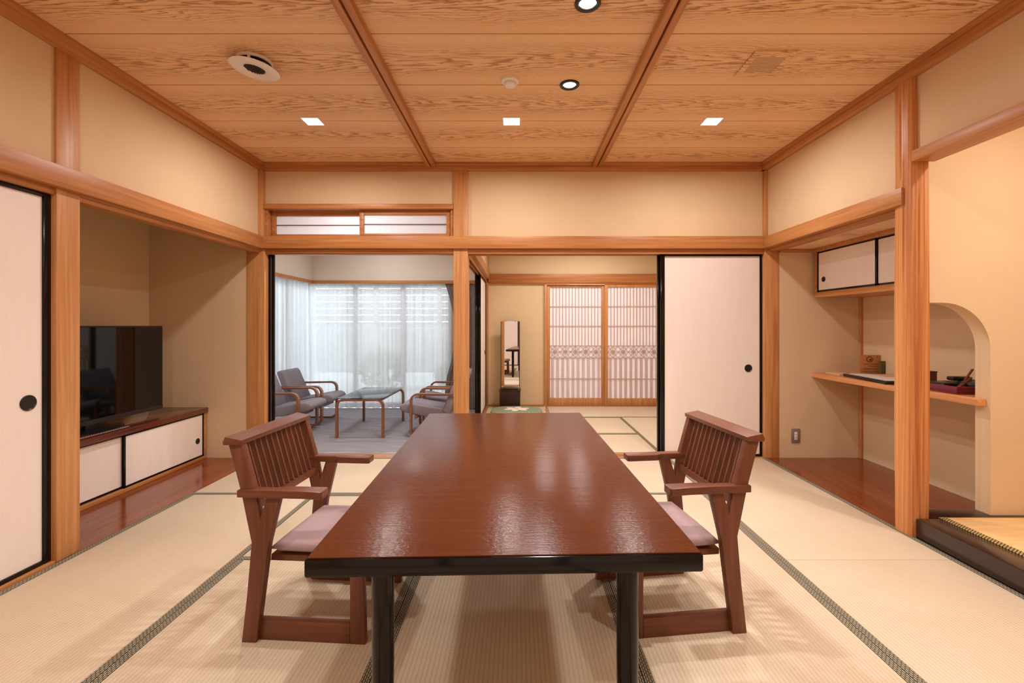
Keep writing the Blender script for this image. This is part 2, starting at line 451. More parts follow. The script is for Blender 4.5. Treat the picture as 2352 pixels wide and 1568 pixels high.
# cornices
trim([(-2.24, -2.19, YR, 4.0, 2.48, 2.52), (-2.24, -2.178, YR, 4.0, 2.518, 2.547)], 'cedar_y', 'cedar cornice along the left wall')
trim([(2.10, 2.155, YR, 4.0, 2.48, 2.52), (2.09, 2.155, YR, 4.0, 2.518, 2.547)], 'cedar_y', 'cedar cornice along the right wall')
trim([(-2.235, 2.15, 3.965, 4.015, 2.48, 2.52), (-2.235, 2.15, 3.955, 4.015, 2.518, 2.547)], 'cedar_x', 'cedar cornice along the back wall')
# posts
trim([(-2.345, -2.222, 2.222, 2.341, 0, 2.485)], 'cedar_z', 'square cedar post beside the television alcove')
trim([(-2.346, -2.19, 3.985, 4.10, 0, 1.81)], 'cedar_z', 'cedar corner post left of the sunroom opening')
trim([(-2.24, -2.197, 3.965, 4.02, 1.90, 2.485)], 'cedar_z', 'slim cedar strip in the left ceiling corner')
trim([(-.558, -.434, 3.985, 4.105, 0, 2.485)], 'cedar_z', 'cedar post between the two openings of the back wall')
trim([(2.13, 2.254, 3.985, 4.10, 0, 1.81)], 'cedar_z', 'cedar corner post right of the sliding door')
trim([(2.125, 2.155, 3.97, 4.02, 1.90, 2.485)], 'cedar_z', 'slim cedar strip in the right ceiling corner')
trim([(2.945, 2.97, 3.965, 3.995, 0, 1.81)], 'cedar_z', 'slim cedar strip in the corner of the shelf alcove')
# nageshi rails and heads
trim([(-2.24, -2.19, YR, 4.0, 1.805, 1.91)], 'cedar_y', 'wide cedar rail across the left wall')
trim([(-2.20, 2.11, 3.96, 4.02, 1.805, 1.91)], 'cedar_x', 'wide cedar rail across the back wall')
trim([(2.105, 2.16, 2.535, 4.0, 1.805, 1.90)], 'cedar_y', 'wide cedar rail above the shelf alcove')
trim([(-2.31, -2.232, 2.341, 3.985, 1.772, 1.80), (-2.31, -2.25, 2.341, 3.985, 1.80, 1.82), (-2.31, -2.232, .5, 2.222, 1.772, 1.81)], 'cedar_y', 'grooved head rail over the television alcove')
trim([(-2.19, -.558, 3.995, 4.12, 1.768, 1.806), (-2.19, -.558, 4.005, 4.035, 1.760, 1.77)], 'cedar_x', 'grooved head rail over the sunroom opening')
trim([(-.434, 2.13, 3.995, 4.02, 1.763, 1.806), (-.434, 2.13, 4.055, 4.065, 1.763, 1.806), (-.434, 2.13, 4.10, 4.12, 1.763, 1.806), (-.434, 2.13, 4.0, 4.12, 1.785, 1.806)], 'cedar_x', 'grooved head rail over the bedroom opening')
trim([(2.16, 2.26, 2.61, 3.985, 1.785, 1.815)], 'cedar_y', 'head rail over the shelf alcove')
trim([(2.11, 2.235, .75, 2.478, 2.02, 2.078)], 'cedar_y', 'cedar lintel above the raised alcove', .004)
trim([(-2.19, -.558, 3.99, 4.12, -.04, .002)], 'cedar_x', 'cedar sill under the sunroom opening')
trim([(-2.19, -.558, 4.03, 4.04, .002, .006), (-2.19, -.558, 4.07, 4.08, .002, .006), (-2.19, -.558, 4.122, 4.16, -.01, .004)], 'alu', 'bright metal door track at the sunroom threshold', .001)
trim([(-.434, 2.13, 3.99, 4.02, -.04, .003), (-.434, 2.13, 4.055, 4.065, -.04, .003), (-.434, 2.13, 4.10, 4.12, -.04, .003), (-.434, 2.13, 3.99, 4.12, -.04, -.006)], 'cedar_x', 'grooved cedar sill under the bedroom opening', .001)
trim([(-2.30, -2.226, .5, 2.222, -.03, .01)], 'cedar_y', 'cedar sill under the left sliding doors')
# rough round pillar of the alcove
pm = MB(); rings = []
cx, cy, hw, SEG = 2.172, 2.548, .0545, 72
for k in range(34):
    z = 2.485*k/33; ring = []
    for i in range(SEG):
        a = 2*math.pi*i/SEG; c, s_ = math.cos(a), math.sin(a)
        n = 5.0; r = (abs(c)**n+abs(s_)**n)**(-1/n)*hw
        r += .0024*math.sin(i*2.1+1.3*math.sin(z*2.2+i*.4)) + .0012*math.sin(i*4.7+z*1.7) + .002*math.sin(z*3+a*2)
        ring.append(pm.bm.verts.new((cx+r*c, cy+1.12*r*s_, z)))
    rings.append(ring)
for a, b in zip(rings, rings[1:]):
    for i in range(SEG): pm.bm.faces.new((a[i], a[(i+1)%SEG], b[(i+1)%SEG], b[i]))
pm.bm.faces.new(rings[0][::-1]); pm.bm.faces.new(rings[-1])
_t[0] += 1
pm.build('trim_%d' % _t[0], 'pillar', None, True, 60, 'structure', 'rippled round cedar alcove pillar')
# raised alcove: black front beam, threshold, tatami
trim([(2.14, 2.272, .75, 2.484, 0, .104)], 'gamachi', 'black lacquered front beam of the raised alcove', .006)
trim([(2.232, 2.966, 2.497, 2.615, 0, .104)], 'gamachi', 'black threshold board under the arch', .003)
# alcove ceiling of the shelf niche
struct('ceiling_alcove', [(2.25, 2.97, 2.61, 3.99, 1.80, 1.83)], 'ceil')
trim([(2.254, 2.966, 3.962, 3.99, 1.772, 1.80), (2.53, 2.56, 2.61, 3.97, 1.765, 1.80)], 'cedar_x', 'cedar edging of the shelf alcove ceiling')
# far rooms trims
trim([(-.44, 2.2, 6.56, 6.605, 1.75, 1.878), (-.44, 2.2, 6.57, 6.605, 1.73, 1.752)], 'cedar_x', 'cedar rail across the far bedroom wall')
trim([(.372, .408, 6.57, 6.64, 0, 1.74)], 'cedar_z', 'slim cedar post beside the lattice screens')
trim([(-.47, -.40, 4.12, 6.57, 1.80, 1.90), (-.53, -.52, 4.12, 6.57, 1.763, 1.90), (-.495, -.485, 4.12, 6.57, 1.763, 1.90), (-.455, -.445, 4.12, 6.57, 1.763, 1.90)], 'cedar_y', 'grooved cedar rail over the side opening of the bedroom')
trim([(-.53, -.42, 4.12, 6.57, -.04, .004)], 'cedar_y', 'cedar sill between sunroom and bedroom')
trim([(-.455, -.425, 6.56, 6.6, 0, 2.4)], 'cedar_z', 'slim cedar strip in the bedroom corner')
trim([(-.42, .372, 6.56, 6.6, 0, .02), (.372, .405, 5.9, 6.57, 0, .008)], 'cedar_x', 'cedar edging of the dressing nook')
trim([(.405, 2.1, 6.562, 6.70, -.05, .0)], 'cedar_x', 'cedar sill under the lattice screens')
trim([(-2.80, -.5, 6.235, 6.262, 1.71, 1.753), (-2.805, -2.778, 4.15, 6.25, 1.71, 1.753)], 'cedar_x', 'wooden valance strip above the sheer curtains')

# ------------------------------------------------------------------ floors
floor = struct('floor', [(-3.3, 3.1, YR, 4.13, -.09, -.052), (-3.1, -.43, 4.13, 6.6, -.09, -.052), (-.43, 2.2, 4.12, 6.6, -.09, -.052)], 'dark_gap')
def mat_at(x0, x1, y0, y1, axis, mi='tatami_', bord='border_', z=0.0, bw=.031):
    o = box('tatami_mat', (x0+.0008, x1-.0008, y0+.0008, y1-.0008, z-.052, z), mi+axis if mi == 'tatami_' else mi, bev=.002)
    under(floor, o)
    cx_, cy_ = (x0+x1)/2, (y0+y1)/2
    for sd in (0, 1):
        if axis == 'y':
            b = (x0+.0008, x0+bw, y0+.001, y1-.001) if sd == 0 else (x1-bw, x1-.0008, y0+.001, y1-.001)
        else:
            b = (x0+.001, x1-.001, y0+.0008, y0+bw) if sd == 0 else (x0+.001, x1-.001, y1-bw, y1-.0008)
        e = box('border', (*b, z-.03, z+.0018), bord+axis if bord.endswith('_') else bord)
        e.parent = o; e.location = Vector(e.location) - Vector((cx_, cy_, z-.026))
    return o
xs = [-2.218, -1.365, -.475, .405, 1.275, 2.138]
yr = [3.99, 3.122, 2.25, 1.375, .5, -.39]
for a in [(xs[0], xs[2], yr[1], yr[0], 'x'), (xs[2], xs[4], yr[1], yr[0], 'x'), (xs[4], xs[5], yr[2], yr[0], 'y'),
          (xs[0], xs[1], yr[3], yr[1], 'y'), (xs[1], xs[3], yr[2], yr[1], 'x'), (xs[3], xs[4], yr[3], yr[1], 'y'),
          (xs[1], xs[2], yr[4], yr[2], 'y'), (xs[2], xs[3], yr[4], yr[2], 'y'), (xs[3], xs[4], yr[5], yr[3], 'y'),
          (xs[4], xs[5], yr[4], yr[2], 'y'), (xs[0], xs[1], yr[5], yr[3], 'y'), (xs[1], xs[3], yr[5], yr[4], 'x'), (xs[4], xs[5], yr[5], yr[4], 'y')]:
    mat_at(*a)
for a in [(-.42, 1.26, 4.12, 4.872, 'x'), (-.42, 1.26, 4.872, 5.754, 'x'), (1.26, 2.2, 4.12, 5.754, 'y'), (.41, 2.2, 5.754, 6.56, 'x'), (-.42, .372, 5.754, 6.56, 'x')]:
    mat_at(*a, bord='border_plain_')
tk = box('tatami_mat', (2.275, 2.96, .76, 2.496, .02, .104), 'toko_mat', bev=.002); tag(tk, 'orange alcove mat behind the black beam'); under(floor, tk)
e = box('border', (2.275, 2.312, .76, 2.496, .05, .1058), 'gold_border'); under(floor, e); e.parent = tk; e.location = Vector(e.location)+Vector(floor.location)-Vector((2.6175, 1.628, .062))
tag(e, 'gold and black patterned brocade border')
struct('floor_alcove', [(-3.19, -2.222, 2.30, 3.99, -.05, .0005)], 'board_floor', label='glossy red-brown board floor of the television alcove')
struct('floor_niche', [(2.142, 2.966, 2.61, 3.99, -.05, .0005)], 'board_floor', label='glossy red-brown board floor of the shelf alcove')
box('carpet', (-2.94, -.53, 4.162, 6.41, -.05, .0), 'carpet', label='grey ribbed carpet covering the sunroom floor', cat='carpet')
struct('floor_terrace', [(-9, 8, 6.6, 22, -.2, -.06), (-12, -3.1, -2, 6.6, -.2, -.06)], 'concrete')

# ------------------------------------------------------------------ fusuma doors
def fusuma(n, label, w, h, loc, rz, handles, ft=.020, fw=.026, side=(.026, .026)):
    """door in local x-z plane, origin bottom centre, front towards local -y"""
    r = empty('door_%d' % n, loc, label, kind='structure', rz=rz)
    box('panel', (-w/2+side[0], w/2-side[1], -.006, .006, .022, h-.02), 'fusuma', r)
    m = MB(); t = .014
    m.box(-w/2, -w/2+side[0], -t, t, 0, h, .002).box(w/2-side[1], w/2, -t, t, 0, h, .002)
    m.box(-w/2+side[0], w/2-side[1], -t, t, 0, .022, .002).box(-w/2+side[0], w/2-side[1], -t, t, h-.02, h, .002)
    m.build('frame', 'lacquer', r, True)
    for hx, hz, hr in handles:
        k = MB().lathe([(0, .0005), (hr*.82, .0005), (hr*.9, .003), (hr, .002), (hr, -.004)], 0, 0, 28)
        o = k.build('handle', 'handle', r, True); o.rotation_euler = (R(90), 0, 0); o.location = (hx, -.0075, hz)
    return r
fusuma(1, 'white sliding door with black frame on the left wall', .90, 1.762, (-2.262, 1.772, .008), R(90), [(.352, .777, .036)], side=(.026, .036))
fusuma(2, 'second white sliding door on the left wall behind the first', .90, 1.762, (-2.295, .96, .008), R(90), [(-.35, .777, .036)])
fusuma(3, 'white sliding door with black frame closing the right of the back wall', .885, 1.766, (1.685, 4.036, .0), 0, [(.325, .77, .033)], side=(.036, .02))
fusuma(4, 'black-edged sliding door hidden behind the back wall door', .885, 1.766, (1.672, 4.083, .0), 0, [])
fusuma(5, 'black-edged sliding door pushed to the left of the sunroom opening', .05, 1.766, (-2.168, 4.06, .0), 0, [], side=(.022, .022))
fusuma(6, 'white sliding door seen edge-on beside the dressing mirror', .92, 1.75, (-.468, 6.07, .006), R(90), [(.3, .77, .03)], side=(.03, .03))
fusuma(7, 'black-edged sliding door seen edge-on beside the sunroom chairs', .92, 1.75, (-.509, 6.05, .006), R(90), [], side=(.03, .03))
for i, x in enumerate((-.9, 0, .9)):
    fusuma(8+i, 'white sliding door behind the viewer', .88, 1.766, (x, YR+.03, .0), R(180), [(.3, .77, .033)])

# ------------------------------------------------------------------ transom window
w1 = empty('window_1', (-1.38, 4.04, 1.91), 'transom window with two backlit paper panels above the sunroom opening', kind='structure')
MB().box(-.82, .82, -.06, .07, .24, .283, .002).box(-.82, -.795, -.035, .06, 0, .24, .002).box(.795, .82, -.035, .06, 0, .24, .002).build('frame', 'cedar_x', w1, True)
for x0, x1, y0 in ((-.793, .03, .025), (-.005, .793, -.012)):
    c = ((x0+x1)/2, y0+.0125, .119)
    s = MB()
    s.box(x0, x0+.038, y0, y0+.025, .002, .236, .002).box(x1-.038, x1, y0, y0+.025, .002, .236, .002)
    s.box(x0+.038, x1-.038, y0, y0+.025, .002, .036, .002).box(x0+.038, x1-.038, y0, y0+.025, .198, .236, .002)
    s = s.build('sash', 'cedar_x', w1, True)
    for nm, b, mt in (('paper', (x0+.036, x1-.036, y0+.018, y0+.0185, .034, .2), 'ranma_paper'), ('glazing_bar', (x0+.038, x1-.038, y0+.006, y0+.017, .113, .120), 'brown_x')):
        o = box(nm, b, mt); under(s, o)

# ------------------------------------------------------------------ shoji lattice screens in the far bedroom
def shoji(n, x0, y, label):
    w, h = .825, 1.73
    r = empty('window_%d' % n, (x0+w/2, y, 0), label, kind='structure')
    m = MB(); st = .045
    m.box(-w/2, -w/2+st, -.015, .015, 0, h, .002).box(w/2-st, w/2, -.015, .015, 0, h, .002)
    m.box(-w/2+st, w/2-st, -.015, .015, 0, .105, .002).box(-w/2+st, w/2-st, -.015, .015, h-.04, h, .002)
    m.build('frame', 'cedar_z', r, True)
    box('paper', (-w/2+st-.002, w/2-st+.002, .008, .009, .10, h-.035), 'shoji_paper', r)
    a, b = -w/2+st, w/2-st; n_u = 16
    for i in range(1, n_u):
        x = a+(b-a)*i/n_u
        box('lattice_bar', (x-.0055, x+.0055, -.002, .007, .86, h-.04), 'shoji_bar', r)
    for i in range(10):
        for dx in (-.0145, 0, .0145):
            x = a+(b-a)*(i+.5)/10+dx
            box('lattice_bar', (x-.0035, x+.0035, -.002, .007, .105, .675), 'shoji_bar', r)
    for z in (1.135, 1.415, .38):
        box('crossbar', (a, b, -.005, .006, z-.007, z+.007), 'shoji_bar', r)
    # star-patterned band
    band = MB(); z0, z1 = .675, .86
    band.box(a, b, -.005, .006, z0, z0+.012).box(a, b, -.005, .006, z1-.012, z1)
    cells = 5; cw = (b-a)/cells; hh = (z1-z0-.024)/2; zc = (z0+z1)/2
    for i in range(cells):
        xc = a+cw*(i+.5)
        for k in range(8):
            t = R(45*k); rx, rz_ = cw/2*math.cos(t), hh*math.sin(t)
            q = max(abs(math.cos(t)), abs(math.sin(t)))
            band.bar((xc, 0, zc), (xc+rx/q, 0, zc+rz_/q), .008, .006)
        D = [(xc-cw/2, zc), (xc, zc+hh), (xc+cw/2, zc), (xc, zc-hh)]
        for k in range(4): band.bar((D[k][0], 0, D[k][1]), (D[(k+1)%4][0], 0, D[(k+1)%4][1]), .008, .006)
        for k in range(12):
            t = R(30*k); t2 = t+R(30)
            band.bar((xc+.026*math.cos(t), 0, zc+.026*math.sin(t)), (xc+.026*math.cos(t2), 0, zc+.026*math.sin(t2)), .008, .006)
    band.build('star_pattern_band', 'shoji_bar', r)
    return r
shoji(2, .412, 6.625, 'backlit paper lattice screen beside the dressing mirror wall')
shoji(3, 1.236, 6.595, 'backlit paper lattice screen partly hidden by the sliding door')

# ------------------------------------------------------------------ sunroom windows (behind curtains)
def sash(n, x0, x1, y0, y1, axis, label):
    r = empty('window_%d' % n, ((x0+x1)/2, (y0+y1)/2, 0), label, kind='structure')
    ln = (x1-x0) if axis == 'x' else (y1-y0); k = 3 if axis == 'x' else 3
    m = MB()
    def bx(u0, u1, z0, z1, t, mm=m):
        mm.box(*((u0, u1, -t, t) if axis == 'x' else (-t, t, u0, u1)), z0, z1)
    bx(-ln/2, ln/2, 0, .06, .03); bx(-ln/2, ln/2, 1.70, 1.75, .03)
    for i in range(k+1):
        u = -ln/2+ln*i/k; bx(max(-ln/2, u-.03), min(ln/2, u+.03), .06, 1.70, .025)
    m.build('frame', 'alu', r)
    for i in range(k):
        u0 = -ln/2+ln*i/k+.03; u1 = u0+ln/k-.06
        g = MB(); bx(u0, u1, .06, 1.70, .002, g); g.build('pane', 'glass', r)
    return r
sash(4, -2.95, -.95, 6.47, 6.53, 'x', 'glazed sliding doors to the terrace behind the sheer curtain')
sash(5, -3.02, -2.98, 4.3, 6.5, 'y', 'side window of the sunroom behind the sheer curtain')

def curtain(name, p0, p1, z0, z1, n_fold, amp, mat, label, seed, gather=0):
    rnd = random.Random(seed); m = MB()
    p0 = Vector(p0); p1 = Vector(p1); t = (p1-p0); ln = t.length; t.normalize(); nr = Vector((-t.y, t.x))
    seg = n_fold*8; ph = [rnd.uniform(-.9, .9) for _ in range(n_fold+2)]; am = [rnd.uniform(.45, 1.15) for _ in range(n_fold+2)]
    rows = []
    for k in range(9):
        v = k/8; z = z1+(z0-z1)*v; row = []
        for i in range(seg+1):
            u = i/seg; q = u*n_fold; j = int(q); f = q-j
            A = am[j]*(1-f)+am[j+1]*f; P = ph[j]*(1-f)+ph[j+1]*f
            d = amp*A*(.55+.45*v)*math.sin(2*math.pi*q+P+.5*math.sin(v*2+j))
            pos = u*ln
            if gather: pos = ln*(u*(1-gather*math.sin(math.pi*min(1, v*1.25)))) if gather > 0 else ln*(1-(1-u)*(1+gather*math.sin(math.pi*min(1, v*1.25))))
            c = p0+t*(pos+.25*amp*math.cos(4*math.pi*q+P))+nr*d
            row.append(m.bm.verts.new((c.x, c.y, z)))
        rows.append(row)
    for a, b in zip(rows, rows[1:]):
        for i in range(seg): m.bm.faces.new((a[i], a[i+1], b[i+1], b[i]))
    return m.build(name, mat, None, True, 180, label=label, cat='curtain')
curtain('sheer_curtain', (-2.93, 6.352), (-.93, 6.352), .012, 1.735, 16, .040, 'sheer', 'white sheer curtain across the far sunroom window', 3)
curtain('sheer_curtain', (-2.885, 4.35), (-2.885, 6.30), .012, 1.735, 16, .040, 'sheer', 'white sheer curtain along the left sunroom window', 5)
curtain('drape', (-1.0, 6.272), (-.60, 6.272), .012, 1.735, 7, .016, 'drape', 'grey drape gathered at the right end of the sunroom window', 9, -.35)

# terrace fence and shrubs
fr = empty('garden_fence', (-1.6, 9.4, -.06), 'grey louvred garden fence seen through the sheer curtain', 'fence')
for i in range(7):
    o = box('slat', (-2.6, 2.6, -.012, .012, 1.16+i*.135, 1.275+i*.135), 'garden_wood', fr); o.rotation_euler = (R(14), 0, 0)
for i in range(26):
    box('board', (-2.6+i*.2+.004, -2.6+(i+1)*.2-.004, -.01, .01, .25, 1.155), 'garden_wood', fr)
for i in range(5): box('post', (-2.65+i*1.3, -2.57+i*1.3, .014, .09, 0, 2.15), 'garden_wood', fr)
def shrub(x, y, r, label, seed):
    rnd = random.Random(seed); g = empty('shrub', (x, y, -.06), label, 'shrub')
    m = MB()
    for _ in range(900):
        d = Vector((rnd.gauss(0, 1), rnd.gauss(0, 1), rnd.gauss(0, 1))).normalized()*r*rnd.uniform(.7, 1.03)
        c = Vector((d.x, d.y, r*.95+d.z*.9)); a = Vector((rnd.gauss(0, 1), rnd.gauss(0, 1), rnd.gauss(0, 1))).normalized()
        b = a.cross(d).normalized(); s = r*.11
        q = [c+a*s, c+b*s*.5, c-a*s, c-b*s*.5]
        m.bm.faces.new([m.bm.verts.new(p) for p in q])
    m.build('foliage', 'leaf', g)
    MB().lathe([(r*.1, 0), (r*.07, r*.9), (0, r*.9)], 0, 0, 8).build('stem', 'garden_wood', g)
shrub(-2.5, 8.5, .42, 'pale green shrub behind the sheer curtain left of the glass table', 1)
shrub(-1.35, 8.8, .26, 'low shrub behind the sheer curtain above the glass table', 2)
shrub(-4.8, 5.8, .7, 'green shrub outside the left sunroom window', 4)

# ------------------------------------------------------------------ low dining table
tb = empty('low_table', (-.052, 1.90, 0), 'large red-brown lacquered table with black edge and round black legs', 'table', rz=R(1.7))
TW, TL, TZ = .453, .858, .62
MB().box(-TW+.006, TW-.006, -TL+.006, TL-.006, TZ-.004, TZ, .0008).build('tabletop', 'table_top', tb, True)
MB().box(-TW, TW, -TL, TL, TZ-.045, TZ-.0025, .007).build('edge', 'lacquer', tb, True)
for sx in (-1, 1):
    for sy in (-1, 1):
        MB().lathe([(0, 0), (.023, 0), (.0245, .006), (.0275, .30), (.0275, TZ-.044), (0, TZ-.044)], sx*.309, sy*(TL-.125), 32).build('leg', 'lacquer', tb, True)
for sx in (-1, 1):
    box('rail', (sx*.304-.014, sx*.304+.014, -TL+.15, TL-.15, TZ-.075, TZ-.044), 'lacquer', tb)

# ------------------------------------------------------------------ dining chairs
def dining_chair(label, loc, rz):
    r = empty('armchair', loc, label, 'chair', 'wooden armchairs at the low table', rz)
    Y = [(-.226, 0), (-.172, 0), (-.148, .18), (-.126, .35), (-.084, .526), (-.132, .526), (-.157, .447), (-.170, .52), (-.226, .716), (-.277, .716), (-.228, .54), (-.189, .36), (-.205, .18)]
    for sd in (-1, 1):
        y0, y1 = sorted((sd*.232, sd*.202))
        MB().prism(Y, 'y', y0, y1, .003).build('back_leg', 'brown_z', r, True, 30)
        arm = [(-.236, .264), (.0, .262), (.072, .268), (.078, .262), (.078, .214), (.070, .208), (-.065, .208), (-.085, .222), (-.236, .222)]
        MB().prism([(x, sd*(y-.022)) for x, y in arm], 'z', .524, .552, .004).build('armrest', 'brown_x', r, True, 30)
        y0, y1 = sorted((sd*.214, sd*.184))
        MB().prism([(.168, .0), (.222, .0), (.214, .30), (.166, .30)], 'y', y0, y1, .003).build('front_leg', 'brown_z', r, True, 30)
        y0, y1 = sorted((sd*.2135, sd*.1845))
        box('runner', (-.19, .1675, y0, y1, 0, .072), 'brown_x', r, .003)
    MB().prism([(-.294, .720), (-.290, .710), (-.222, .713), (-.220, .729), (-.284, .740)], 'y', -.240, .240, .003).build('top_rail', 'brown_y', r, True, 30)
    MB().bar((-.186, -.203, .486), (-.186, .203, .486), .030, .024, (1, 0, .15)).build('lower_rail', 'brown_y', r)
    for i in range(11):
        y = -.172+.0344*i
        MB().bar((-.192, y, .497), (-.254, y, .714), .022, .008, (1, 0, 0)).build('slat', 'brown_z', r)
    box('seat_frame', (-.145, .215, -.184, .184, .274, .298), 'brown_x', r, .003)
    m = MB(); nx, ny = 14, 14; g = {}
    for side in (1, 0):
        for i in range(nx+1):
            for j in range(ny+1):
                u, v = 2*i/nx-1, 2*j/ny-1
                ed = max(0, 1-max(abs(u), abs(v))**6)
                x = .047+.197*u*(1-.02*v*v); y = .197*v*(1-.02*u*u)
                z = .322+(1 if side else -1)*.025*(ed**.35) if ed > 0 else .322
                if side: z += .004*(1-u*u)*(1-v*v)
                key = (side if ed > 0 else 2, i, j)
                if key not in g: g[key] = m.bm.verts.new((x, y, z))
    gv = lambda s, i, j: g.get((s, i, j)) or g[(2, i, j)]
    for s in (0, 1):
        for i in range(nx):
            for j in range(ny):
                q = [gv(s, i, j), gv(s, i+1, j), gv(s, i+1, j+1), gv(s, i, j+1)]
                m.bm.faces.new(q if s else q[::-1])
    m.build('seat_cushion', 'seat_cloth', r, True, 180)
    return r
dining_chair('brown slatted-back armchair at the left long side of the table', (-.755, 1.878, 0), R(-4))
dining_chair('brown slatted-back armchair at the right long side of the table', (.597, 1.915, 0), R(187))

# ------------------------------------------------------------------ television alcove
cb = empty('low_cabinet', (-2.95, 3.165, 0), 'low cabinet with white sliding doors and dark top under the television', 'cabinet')
FX = .264   # front face offset from root x
MB().box(-.235, FX-.035, -.80, .815, .02, .396).build('body', 'cedar_y', cb)
box('top', (-.236, FX+.012, -.82, .82, .396, .438), 'cab_top', cb, .004)
MB().box(FX-.04, FX, -.81, .815, 0.001, .028, .002).box(FX-.04, FX, .785, .815, .028, .396, .002).build('base_frame', 'cedar_y', cb, True)
def slide(name_parent, y0, y1, z0, z1, x, hy=None, hz=None, hr=.024):
    d = MB().box(x-.004, x+.004, y0, y1, z0, z1).build('sliding_door', 'fusuma', name_parent)
    c = Vector(d.location)
    f = MB().box(x-.005, x+.006, y0, y0+.018, z0, z1, .001).box(x-.005, x+.006, y1-.018, y1, z0, z1, .001)
    f.box(x-.005, x+.006, y0, y1, z0, z0+.014, .001).box(x-.005, x+.006, y0, y1, z1-.012, z1, .001)
    f = f.build('door_frame', 'lacquer', None); under(d, f)
    if hy is not None:
        h = MB().lathe([(0, .0015), (hr*.8, .0015), (hr, .003), (hr, -.002)], 0, 0, 24).build('handle', 'handle', None, True, loc=(0, 0, 0))
        h.rotation_euler = (0, R(90), 0) if x > 0 else (0, R(-90), 0)
        h.parent = d; h.location = Vector((x+(.004 if x > 0 else -.004), hy, hz))-c
    return d
slide(cb, -.02, .783, .030, .394, FX-.008, .708, .172)
slide(cb, -.79, .012, .030, .394, FX-.026)
tv = empty('television', (-2.845, 3.105, .438), 'large flat black television standing on the low cabinet', 'television')
MB().box(-.03, .012, -.575, .575, .045, .702, .004).build('casing', 'dark_plastic', tv, True)
box('screen', (.0125, .0135, -.565, .565, .08, .692), 'screen', tv)
box('lower_bezel', (.0125, .015, -.572, .572, .047, .078), 'bezel', tv)
MB().lathe([(0, 0), (.16, 0), (.16, .008), (.05, .016), (0, .016)], -.01, 0, 40, .75, 1.25).build('stand_base', 'dark_plastic', tv, True)
box('stand_neck', (-.03, 0, -.07, .07, .012, .06), 'dark_plastic', tv, .003)
cl = MB()
for i in range(34):
    cl.box(-.003, .003, -.34+i*.018, -.34+i*.018+.010, .0, .006)
cl.box(-.006, .006, -.35, .275, 0, .002)
cl.build('cable_cover', 'alu', None, label='thin ridged silver strip lying on the cabinet in front of the television', cat='strip', loc=(-2.72, 2.95, .438))

# ------------------------------------------------------------------ shelf alcove
tbk = empty('wall_cupboard', (2.753, 3.30, 1.38), 'wall cupboard with white sliding doors under the alcove ceiling', 'cupboard')
MB().box(-.19, .213, -.689, .66, .002, .384).build('body', 'cedar_y', tbk)
MB().box(-.213, -.16, -.689, .66, 0, .045, .002).box(-.213, -.16, .628, .66, .045, .385, .002).build('front_frame', 'cedar_y', tbk, True)
slide(tbk, -.025, .626, .047, .384, -.203, .545, .148, .022)
slide(tbk, -.688, -.007, .047, .384, -.193)
MB().prism([(2.536, 3.988), (2.966, 3.988), (2.966, 2.613), (2.583, 2.613), (2.583, 2.548), (2.536, 2.548)], 'z', .697, .735, .003).build('wall_shelf', 'shelf', None, True, 30, label='pale cedar shelf running through the alcove past the pillar', cat='shelf')
SZ = .735
bk = empty('booklet', (2.72, 3.83, SZ), 'thin tan booklet at the far end of the shelf', 'booklet', rz=R(4))
box('cover', (-.12, .12, -.08, .08, 0, .014), 'paper_tan', bk, .001)
box('print', (.02, .06, .0, .04, .014, .0146), 'red_print', bk)
pq = empty('wooden_plaque', (2.90, 3.80, SZ), 'small engraved wooden plaque standing upright on the shelf', 'plaque', rz=R(-18))
box('board', (-.072, .072, -.008, .008, 0, .165), 'plaque', pq, .002)
MB().lathe([(.018, 0), (.024, 0), (.024, .001), (.018, .001)], 0, 0, 20).lathe([(0, 0), (.009, 0), (.009, .001), (0, .001)], .006, -.004, 12).build('emblem', 'engrave', pq, loc=(-.008, -.0085, .130)).rotation_euler = (R(90), 0, 0)
for z, a, b in ((.09, -.05, .05), (.074, -.02, .055), (.05, -.05, .045), (.03, -.055, .05)):
    box('carved_line', (a, b, -.0086, -.0078, z-.0018, z+.0018), 'engrave', pq)
MB().lathe([(0, 0), (.005, 0), (.005, .001), (0, .001)], 0, 0, 10).build('carved_dot', 'engrave', pq, loc=(.045, -.0085, .150)).rotation_euler = (R(90), 0, 0)
box('notebook', (2.925, 2.963, 3.722, 3.745, SZ, SZ+.12), 'green_book', label='small olive notebook leaning beside the wooden plaque', cat='notebook', bev=.001)
fo = empty('folder', (2.74, 3.42, SZ), 'black leather folder lying open on the shelf with papers', 'folder', rz=R(-9))
box('cover', (-.17, .17, -.27, .27, 0, .022), 'tray_black', fo, .003)
box('sheet', (-.145, .0, -.24, .24, .022, .0245), 'paper_white', fo)
box('sheet', (.006, .15, -.23, .235, .022, .024), 'paper_tan', fo)
box('sheet', (-.10, .08, -.20, -.02, .0246, .026), 'paper_white', fo)
bx_ = empty('stand_box', (2.80, 3.12, SZ), 'small upright dark brown box on the shelf behind the pillar', 'box')
box('body', (-.03, .022, -.012, .05, 0, .092), 'dark_box', bx_, .002); box('lid', (-.032, .024, -.014, .052, .092, .098), 'dark_box', bx_)
tr = empty('tray', (2.725, 2.88, SZ), 'maroon lacquered tray on the shelf inside the arch', 'tray')
MB().box(-.14, .16, -.16, .16, 0, .010, .002).box(-.14, -.128, -.16, .16, .010, .045, .002).box(.148, .16, -.16, .16, .010, .045, .002).box(-.128, .148, -.16, -.148, .010, .045, .002).box(-.128, .148, .148, .16, .010, .045, .002).build('body', 'maroon', tr, True)
box('inkstone_box', (2.62, 2.72, 2.84, 2.98, SZ+.0105, SZ+.052), 'tray_black', label='flat black box lying in the maroon tray', cat='box', bev=.003)
